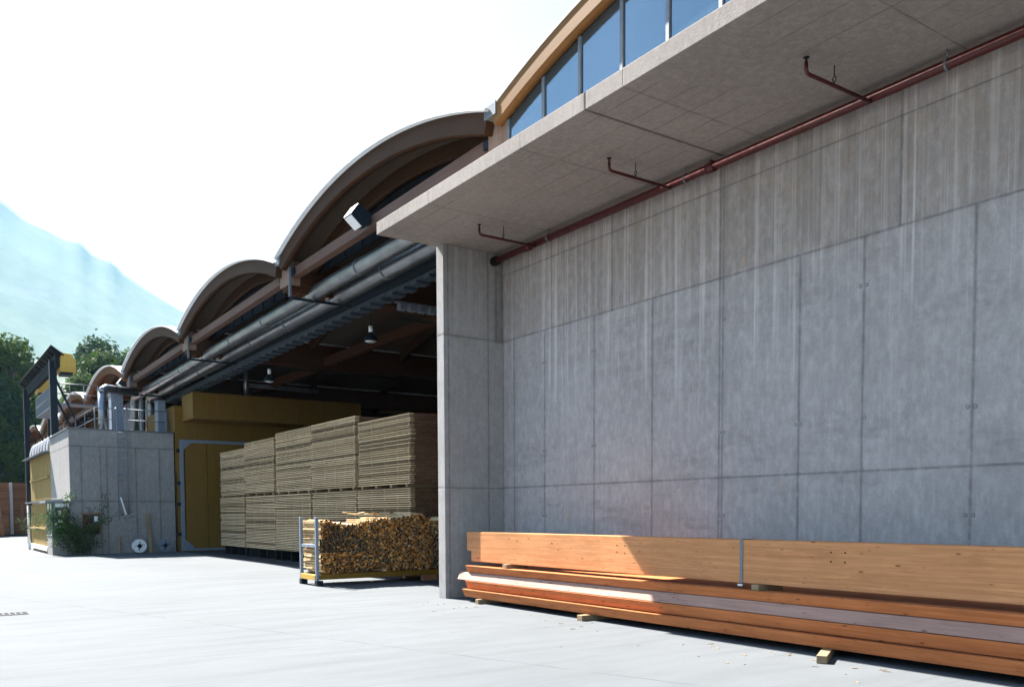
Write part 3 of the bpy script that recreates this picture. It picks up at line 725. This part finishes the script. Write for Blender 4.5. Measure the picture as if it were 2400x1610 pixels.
# ------------------------------------------------------------------ concrete block house
bk = thing('block_house', (7.4, 42, 0), 'grey concrete block house with a corner window booth beside the yellow door', 'building')
YB = 39.4
MB().box(5.42, 9.5, YB, 45.1, 0, 5.1).build('wall', M['block'], bk, .01)
MB().box(5.36, 9.53, YB-.04, 45.15, 5.102, 5.15).build('coping', M['gut'], bk, .004)
MB().box(4.72, 5.418, YB, 40.95, 0, .78).build('booth_plinth', M['block'], bk, .008)
MB().box(4.50, 5.418, YB-.1, 41.2, 2.1, 2.19).box(5.42, 5.5, YB-.1, YB-.004, 2.1, 2.19).build('booth_canopy', M['galv'], bk, .005)
wf = MB()
for x in (4.72, 4.80, 5.36): wf.box(x, x+.05, YB+.0, YB+.06, .80, 2.098)
wf.box(4.852, 5.358, YB, YB+.06, 1.90, 1.95).box(4.852, 5.358, YB, YB+.06, .80, .84)
wf.box(4.69, 5.41, YB-.05, YB+.02, .782, .799)
wf.box(4.72, 4.77, 40.0, 40.05, .80, 2.098).box(4.72, 4.77, 40.9, 40.95, .8, 2.098).box(4.70, 4.78, YB+.062, 40.95, .782, .799)
wf = wf.build('booth_window', M['greypaint'], bk)
MB().box(4.852, 5.358, YB+.02, YB+.03, .842, 1.898).box(4.735, 4.745, YB+.07, 39.99, .80, 2.098).box(4.735, 4.745, 40.06, 40.89, .8, 2.098).build('pane', M['dglass'], wf)
MB().box(4.862, 5.355, YB+.01, YB+.05, 1.952, 2.097).build('blind_box', M['white'], wf)
pp = MB()
for (x, z, a, b) in ((4.95, 1.62, .12, .18), (4.96, 1.3, .11, .15), (4.97, .98, .09, .22)): pp.box(x, x+a, YB+.012, YB+.018, z, z+b)
pp.build('paper_notices', M['paper'], wf)
w2 = MB().box(6.48, 6.55, YB-.03, YB-.002, .80, 1.70).box(5.86, 6.478, YB-.03, YB-.002, 1.63, 1.70).box(5.82, 5.858, YB-.03, YB-.002, .80, 1.70)
w2 = w2.build('window', M['browngrey'], bk)
MB().box(5.86, 6.478, YB-.016, YB-.004, .84, 1.628).build('pane', M['dglass'], w2)
MB().box(5.80, 6.57, YB-.07, YB-.002, .775, .798).build('sill', M['galv'], w2)
MB().box(6.28, 6.43, YB-.021, YB-.018, 1.35, 1.57).build('paper_notice', M['paper'], w2)
# guard rail on the roof
gr = MB()
for y in (39.75, 42.2, 44.8): gr.tube([(6.47, y, 5.15), (6.47, y, 6.05)], .022, 8)
for x in (7.0, 8.2, 9.3): gr.tube([(x, 39.75, 5.15), (x, 39.75, 6.05)], .022, 8)
for z in (5.6, 6.05): gr.tube([(6.47, 44.8, z), (6.47, 39.75, z), (7.15, 39.75, z)], .02, 8).tube([(7.75, 39.75, z), (9.4, 39.75, z)], .02, 8)
gr.build('guard_rail', M['galv'], bk)
MB().box(9.57, 9.6, YB, YB+.02, 0, 3.4).build('edge_trim', M['steel'], bk)
# ladder
ld = thing('wall_ladder', (7.42, YB-.12, 1.7), 'galvanised steel ladder fixed to the concrete block house', 'ladder')
for x in (7.22, 7.58):
    MB().tube([(x, YB-.14, 1.7), (x, YB-.14, 5.9), (x, YB-.10, 6.02), (x, YB+.1, 6.06), (x, YB+.33, 6.03), (x, YB+.35, 5.9), (x, YB+.35, 5.16)], .02, 8).build('rail', M['greypaint'], ld)
for k in range(12): MB().tube([(7.22, YB-.14, 1.85+k*.29), (7.58, YB-.14, 1.85+k*.29)], .013, 6).build('rung', M['greypaint'], ld)
br = MB()
for z in (1.85, 3.25, 4.6): br.box(7.14, 7.70, YB-.125, YB-.09, z-.02, z+.02).box(7.20, 7.24, YB-.09, YB-.002, z-.02, z+.02).box(7.56, 7.60, YB-.09, YB-.002, z-.02, z+.02)
br.build('wall_brackets', M['greypaint'], ld)
MB().bar((7.28, YB-.19, 2.35), (7.48, YB-.19, 1.62), .05, .03).build('hanging_slat', M['white'], None, label='narrow white slat hooked diagonally on the ladder foot', cat='slat')
# vertical ducts on the block roof
t = thing('exhaust_duct', (7.02, 41, 5.15), 'bright upright duct with a mitred bend on the block house roof', 'duct')
MB().tube([(7.02, 41.2, 5.15), (7.02, 41.2, 6.85)], .17, 24).build('riser', M['duct'], t)
MB().tube([(7.02, 41.2, 6.85), (7.06, 41.22, 6.98), (7.2, 41.3, 7.08), (8.6, 42.1, 7.08)], .17, 24).build('bend', M['duct'], t)
for (x, y, wd, h, lb) in ((7.75, 42.2, .5, 6.9, 'grey sheet metal shaft behind the roof rail of the block house'), (9.25, 40.6, .32, 6.55, 'narrow grey shaft beside the rear duct riser')):
    t = thing('vent_shaft', (x, y, 5.15), lb, 'shaft', 'sheet metal shafts on the block house')
    MB().box(x-wd/2, x+wd/2, y-.3, y+.3, 5.152, h).build('casing', M['greypaint'], t, .01)
    MB().box(x-wd/2-.03, x+wd/2+.03, y-.33, y+.33, h+.002, h+.05).build('cap', M['galv'], t)
# hose reels and leaning planks at the foot of the wall
def reel(x, mat, label):
    t = thing('hose_reel', (x, YB-.25, 0), label, 'hose reel', 'hose reels against the block house')
    rim = MB()
    for yy in (YB-.34, YB-.16): rim.tube([(x, yy, .31), (x, yy+.02, .31)], .28, 28)
    rim.build('disc', mat, t)
    MB().tube([(x, YB-.32, .31), (x, YB-.16, .31)], .2, 24).build('hose_coil', M['rubber'], t)
    MB().tube([(x, YB-.36, .31), (x, YB-.342, .31)], .09, 20).bar((x-.2, YB-.35, .3), (x+.2, YB-.35, .36), .03, .02).bar((x-.03, YB-.35, .12), (x+.02, YB-.35, .5), .03, .02).build('hub', M['steel'], t)
    MB().tube([(x-.24, YB-.25, 0), (x-.19, YB-.25, .7), (x-.18, YB-.25, .76), (x+.18, YB-.25, .76), (x+.19, YB-.25, .7), (x+.24, YB-.25, 0)], .016, 8).build('frame', M['greypaint'], t)
reel(7.95, M['white'], 'white hose reel leaning by the ladder on the block house')
reel(8.98, M['greypaint'], 'grey hose reel near the yellow door, right of the tall plank')
MB().bar((8.40, YB-.35, 0), (8.33, YB-.04, 1.66), .14, .035).build('leaning_plank', M['blockwood'], None, label='tall pale plank leaning on the wall between the two hose reels', cat='plank', group='planks leaning on the block house')
MB().bar((7.12, YB-.3, 0), (7.22, YB-.04, .72), .10, .03).build('leaning_plank', M['blockwood'], None, label='short brown plank leaning on the wall left of the white reel', cat='plank', group='planks leaning on the block house')

# ------------------------------------------------------------------ yellow shed behind the block
sh = thing('yellow_shed', (5.9, 48, 0), 'sunlit yellow sheet clad shed with corrugated ledges behind the block house', 'shed')
def cladding(x, y0, y1, z0, z1, name, parent):
    m = MB(); y = y0; k = 0
    while y < y1: m.box(x+(.012 if k % 2 else 0), x+.05, y, min(y1, y+.24), z0, z1); y += .242; k += 1
    return m.build(name, M['yellowlit'], parent)
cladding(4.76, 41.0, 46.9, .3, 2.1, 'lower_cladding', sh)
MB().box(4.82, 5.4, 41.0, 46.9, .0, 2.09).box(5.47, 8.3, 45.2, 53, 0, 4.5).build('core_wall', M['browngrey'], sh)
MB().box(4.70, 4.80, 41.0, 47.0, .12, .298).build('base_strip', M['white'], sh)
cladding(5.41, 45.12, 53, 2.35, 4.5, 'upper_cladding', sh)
for (x0, x1, y0, y1, z) in ((5.05, 5.5, 45.15, 53.0, 4.52), (4.58, 5.42, 41.25, 47.4, 2.22)):
    lg = MB(); y = y0; k = 0
    while y < y1:
        zz = z+(.03 if k % 2 else 0)
        lg.prism([(x0, zz-.06), (x1, zz+.02), (x1, zz+.05), (x0, zz-.03)], 'Y', y, y+.13); y += .13; k += 1
    lg.build('corrugated_ledge', M['galv'], sh)
rl = MB().box(5.33, 5.405, 45.5, 52.6, 3.34, 3.44); rl.build('shed_rail', M['yellowlit'], sh)
rl = MB().box(4.68, 4.755, 41.3, 46.6, 1.0, 1.08); rl.build('shed_rail', M['yellowlit'], sh)
MB().tube([(4.66, 46.95, 0), (4.66, 46.95, 2.1)], .05, 10).build('downpipe', M['white'], sh)
lv = thing('louvre_screen', (5.7, 48.5, 4.6), 'row of pale curved louvre blades on the yellow shed roof', 'louvre screen')
for k in range(7):
    y = 45.7+k*1.12; p = []
    for q in range(9):
        a = q/8*1.2; p.append((5.72-.34*math.cos(a), y, 4.60+.72*math.sin(a)))
    MB().tube(p, .045, 8).build('blade', M['white'], lv)
MB().box(5.9, 6.0, 45.4, 52.6, 4.55, 5.3).build('back_panel', M['steel'], lv)

# ------------------------------------------------------------------ steel tower with canopy
tw = thing('conveyor_tower', (5.9, 50, 0), 'dark steel tower with a lean-to canopy and yellow housings behind the block house', 'steel tower')
for (x, y, z1, s_) in ((5.72, 45.75, 8.75, .30), (5.72, 57.0, 8.75, .26), (6.9, 57.2, 8.5, .2), (6.9, 46.2, 8.5, .0)):
    if s_: MB().box(x-s_/2, x+s_/2, y-s_/2, y+s_/2, 0, z1).build('post', M['steel'], tw)
cn = MB().prism([(5.56, 9.33), (5.58, 9.37), (6.12, 8.98), (6.10, 8.94)], 'Y', 45.0, 59.2)
cn.build('canopy', M['rubber'], tw)
MB().box(5.78, 5.98, 45.2, 58.8, 8.40, 8.98).build('longitudinal_beam', M['rubber'], tw, .01)
for k in range(14): MB().bar((5.60, 45.3+k, 9.26), (6.08, 45.3+k, 8.90), .09, .07).build('rafter', M['rubber'], tw)
for y in (45.2, 53.4):
    h = MB().prism([(5.93, 8.22), (6.62, 8.22), (6.62, 8.78), (6.45, 9.05), (6.08, 9.08), (5.93, 8.80)], 'Y', y, y+1.3)
    hb = h.build('motor_housing', M['ochre'], tw, .01)
    MB().box(6.0, 6.5, y+.1, y+.9, 8.1, 8.215).build('mounting', M['steel'], hb)
for a, b in (((5.8, 45.75, 8.0), (6.95, 45.75, 5.3)), ((5.8, 45.75, 7.1), (6.6, 45.75, 5.3)), ((5.8, 57, 7.6), (6.9, 57, 5.0)), ((5.8, 57, 6.5), (6.5, 57, 5))):
    MB().bar(a, b, .09).build('diagonal_brace', M['steel'], tw)
cw = thing('catwalk', (6.6, 50, 7), 'galvanised catwalk with mesh railing behind the steel tower', 'catwalk')
MB().box(6.05, 6.75, 48.0, 55.5, 7.02, 7.10).box(6.76, 8.0, 48.0, 48.8, 7.02, 7.10).build('deck', M['greypaint'], cw)
mr = MB()
for z in (7.55, 8.05): mr.tube([(6.05, 48.0, z), (6.05, 55.5, z)], .025, 6).tube([(6.05, 48.0, z), (8.0, 48.0, z)], .025, 6)
for k in range(6): mr.tube([(6.05, 48+1.5*k, 7.1), (6.05, 48+1.5*k, 8.05)], .025, 6)
for k in range(4): mr.tube([(6.1+.63*k, 48.0, 7.1), (6.1+.63*k, 48.0, 8.05)], .025, 6)
mr.build('railing', M['galv'], cw)
ms = MB()
for k in range(75): ms.box(6.045, 6.055, 48+.1*k, 48.02+.1*k, 7.1, 8.04)
for k in range(9): ms.box(6.042, 6.058, 48, 55.5, 7.12+.1*k, 7.135+.1*k)
ms.build('mesh_infill', M['galv'], cw, kind='stuff')

# ------------------------------------------------------------------ pallets far left
def pallets(x0, x1, y0, y1, z1, label, base=0):
    t = thing('pallet_stack', ((x0+x1)/2, (y0+y1)/2, base), label, 'pallet stack', 'timber packs at the end of the yard')
    m = MB(); z = base+.12
    while z < z1-.1:
        y = y0
        m.box(x0, x1, y0, y1, z, z+.10); z += .125
    m.build('layers', M['pallet'], t)
    MB().box(x0-.02, x0+.2, y0-.03, y0-.005, base+.12, z1).build('sheet_edge', M['white'], t)
    MB().box(x0, x1, y0, y1, base, base+.10).build('skid', M['steel'], t)
pallets(4.6, 5.7, 79.5, 83, 4.3, 'tall reddish board pack at the frame edge of the yard')
pallets(5.75, 6.6, 79.8, 83, 4.28, 'tall reddish board pack second from the left, pale edged')
pallets(6.7, 7.9, 80.4, 84, 4.25, 'tall reddish board pack with a pale right edge before the trees')
pallets(7.6, 9.2, 82, 84, 3.7, 'reddish board pack half hidden behind the yellow shed')
pallets(4.9, 5.85, 75.6, 77, 1.7, 'low pale pack standing in front of the tall board packs')

# ------------------------------------------------------------------ shrub by the booth
rd = random.Random(5)
sb = thing('climbing_shrub', (5.6, YB-.35, 0), 'straggly green shrub growing against the corner window booth', 'shrub')
stm = MB(); lf = MB()
for k in range(26):
    bx_, by = 5.78+rd.gauss(0, .2), YB-.3+rd.gauss(0, .08)
    ln = rd.uniform(.9, 2.6) if k > 6 else rd.uniform(2.2, 3.0)
    dr_ = Vector((rd.gauss(-.12, .38), rd.gauss(-.08, .12), 1)).normalized(); p = Vector((bx_, by, 0)); pts = [p.copy()]
    for q in range(10):
        dr_ = (dr_+Vector((rd.gauss(0, .16)-.02*q*(1 if k % 2 else -.5), rd.gauss(-.01, .08), -.04*q*.6))).normalized()
        p = p+dr_*ln/10; p.y = min(p.y, YB-.06); p.z = max(p.z, .05); pts.append(p.copy())
        for w_ in range(15 if q > 2 else 4):
            c_ = p+Vector((rd.gauss(0, .10), rd.gauss(0, .09), rd.gauss(0, .10)))
            c_.y = min(c_.y, YB-.03)
            a = Vector((rd.gauss(0, 1), rd.gauss(0, 1), rd.gauss(0, 1))).normalized(); b = a.orthogonal().normalized()
            s_ = rd.uniform(.02, .042)
            lf.add([c_-a*s_*1.5, c_+b*s_*.8, c_+a*s_*1.5, c_-b*s_*.8], [(0, 1, 2, 3)])
    stm.tube(pts, [.014*(1-.8*i/10) for i in range(11)], 5, caps=False)
stm.build('stems', M['stem'], sb); lf.build('foliage', M['shrub'], sb, kind='stuff')

# ------------------------------------------------------------------ drain
dg = thing('drain_grate', (1.05, 16.5, 0), 'slotted steel drain grate set in the pale yard', 'drain')
gx = MB(); 
for k in range(14): gx.box(.35+k*.085, .375+k*.085, 16.1, 16.55, .003, .011)
gx.build('bars', M['steel'], dg); MB().box(.3, 1.56, 16.08, 16.57, .001, .0025).build('pit', M['rubber'], dg)

# ------------------------------------------------------------------ trees
def tree_mesh(seed, h, rw, nclump, leaf):
    rd = random.Random(seed); tr = MB(); fo = MB()
    tr.tube([(0, 0, -1), (.1, 0, h*.2), (rd.uniform(-.3, .3), .1, h*.5), (0, .2, h*.85)], [.38, .3, .2, .05], 8)
    cl = []
    for k in range(nclump):
        u = rd.random()**.8; z = h*(.12+.86*u)
        prof_ = math.sin(math.pi*min(1, (.15+.85*u)**.9))**.6*.9+.12
        rr = rw*prof_*math.sqrt(rd.uniform(.25, 1)); a = rd.uniform(0, 2*math.pi)
        c_ = Vector((rr*math.cos(a), rr*math.sin(a), z)); cl.append(c_)
        if k % 4 == 0: tr.tube([(0, 0, z*.72), (c_.x*.5, c_.y*.5, z*.88), tuple(c_)], [.12, .07, .02], 5, caps=False)
        cs = rd.uniform(.7, 1.5)*rw/4.5
        for q in range(leaf):
            d = Vector((rd.gauss(0, 1), rd.gauss(0, 1), rd.gauss(0, .75))).normalized()*cs*rd.uniform(.55, 1.05)
            p = c_+d; nrm = (d.normalized()+Vector((rd.gauss(0, .6), rd.gauss(0, .6), rd.gauss(.3, .6)))).normalized()
            a_ = nrm.orthogonal().normalized(); a_.rotate(Matrix.Rotation(rd.uniform(0, 6.28), 3, nrm)); b_ = nrm.cross(a_)
            s_ = rd.uniform(.12, .26)
            fo.add([p-a_*s_*1.3, p+b_*s_*.8, p+a_*s_*1.3, p-b_*s_*.8], [(0, 1, 2, 3)])
    return tr, fo
protos = []
SPOTS = [(5.0, 112, 1.02, 0), (9.2, 109, 1.12, 1), (13.5, 112, .9, 2), (17.5, 108, .8, 0), (1, 118, 1.2, 1), (22, 128, 1.12, 2), (26.5, 131, 1.12, 1), (30.5, 128, 1.05, 0), (34, 126, .95, 2),
         (19, 120, .9, 1), (24, 118, .86, 0), (29, 117, .84, 2), (12, 124, 1.0, 0), (7.0, 124, 1.15, 2), (16, 130, .95, 1), (-4, 114, 1.1, 0), (38, 130, 1.0, 1), (2.5, 104, .78, 2), (7.0, 102, .7, 0), (11, 103, .66, 1), (43, 126, 1.05, 2), (17.2, 113, .92, 1), (19.4, 110, .86, 2), (21.6, 112, .9, 1), (23.8, 110, .84, 0), (20.6, 122, 1.08, 1), (26, 112, .9, 2), (28.5, 110, .85, 1), (14.4, 106, .72, 1), (8.2, 105, .8, 2), (4.2, 101, .66, 1), (-9, 116, 1.05, 1), (15.5, 101, .6, 2)]
LB = ['leftmost tall tree', 'tall broad tree with a lit crown', 'smaller round tree', 'low tree']
for i, (x, y, s_, k) in enumerate(SPOTS):
    z = max(0, (y-100)*.16)-.2
    lab = 'leafy green tree on the slope, number'
    if len(protos) <= k or protos[k] is None:
        while len(protos) <= k: protos.append(None)
    if protos[k] is None:
        t = thing('broadleaf_tree', (x, y, z), 'tree', 'tree', 'broadleaf trees on the wooded slope')
        a, b = tree_mesh(31+k, 17.5+1.2*k, 4.6+.4*k, 95, 85)
        for m_, nm, mt in ((a, 'trunk', M['bark']), (b, 'crown', M['leafdark' if k == 2 else 'leaf'])):
            off = [(p[0]+x, p[1]+y, p[2]+z) for p in m_.v]; m_.v = off; m_.build(nm, mt, t, kind='stuff' if 0 else None)
        protos[k] = t
        o = t
    else: o = copy_tree(protos[k], (x-protos[k].location.x, y-protos[k].location.y, z-protos[k].location.z))
    az = math.degrees(math.atan2(x, y)); s_ *= .93*(.74 if 6.2 < az < 8.4 else 1); o.scale = (s_, s_, s_); o.rotation_euler.z = i*1.7
    o['label'] = 'broadleaf tree in the dense green wood behind the halls'

# ------------------------------------------------------------------ air
hz = NT('haze'); hz.t.nodes.remove(hz.b)
pv = hz.n('VolumePrincipled'); pv.inputs['Color'].default_value = (.46, .79, 1, 1); pv.inputs['Density'].default_value = .000046; pv.inputs['Anisotropy'].default_value = .35
o_ = [n for n in hz.t.nodes if n.type == 'OUTPUT_MATERIAL'][0]; hz.l(pv.outputs[0], o_.inputs['Volume'])
hzb = MB().box(-6500, 6500, -4500, 8500, -4, 1230).build('haze', hz.m, kind='stuff')
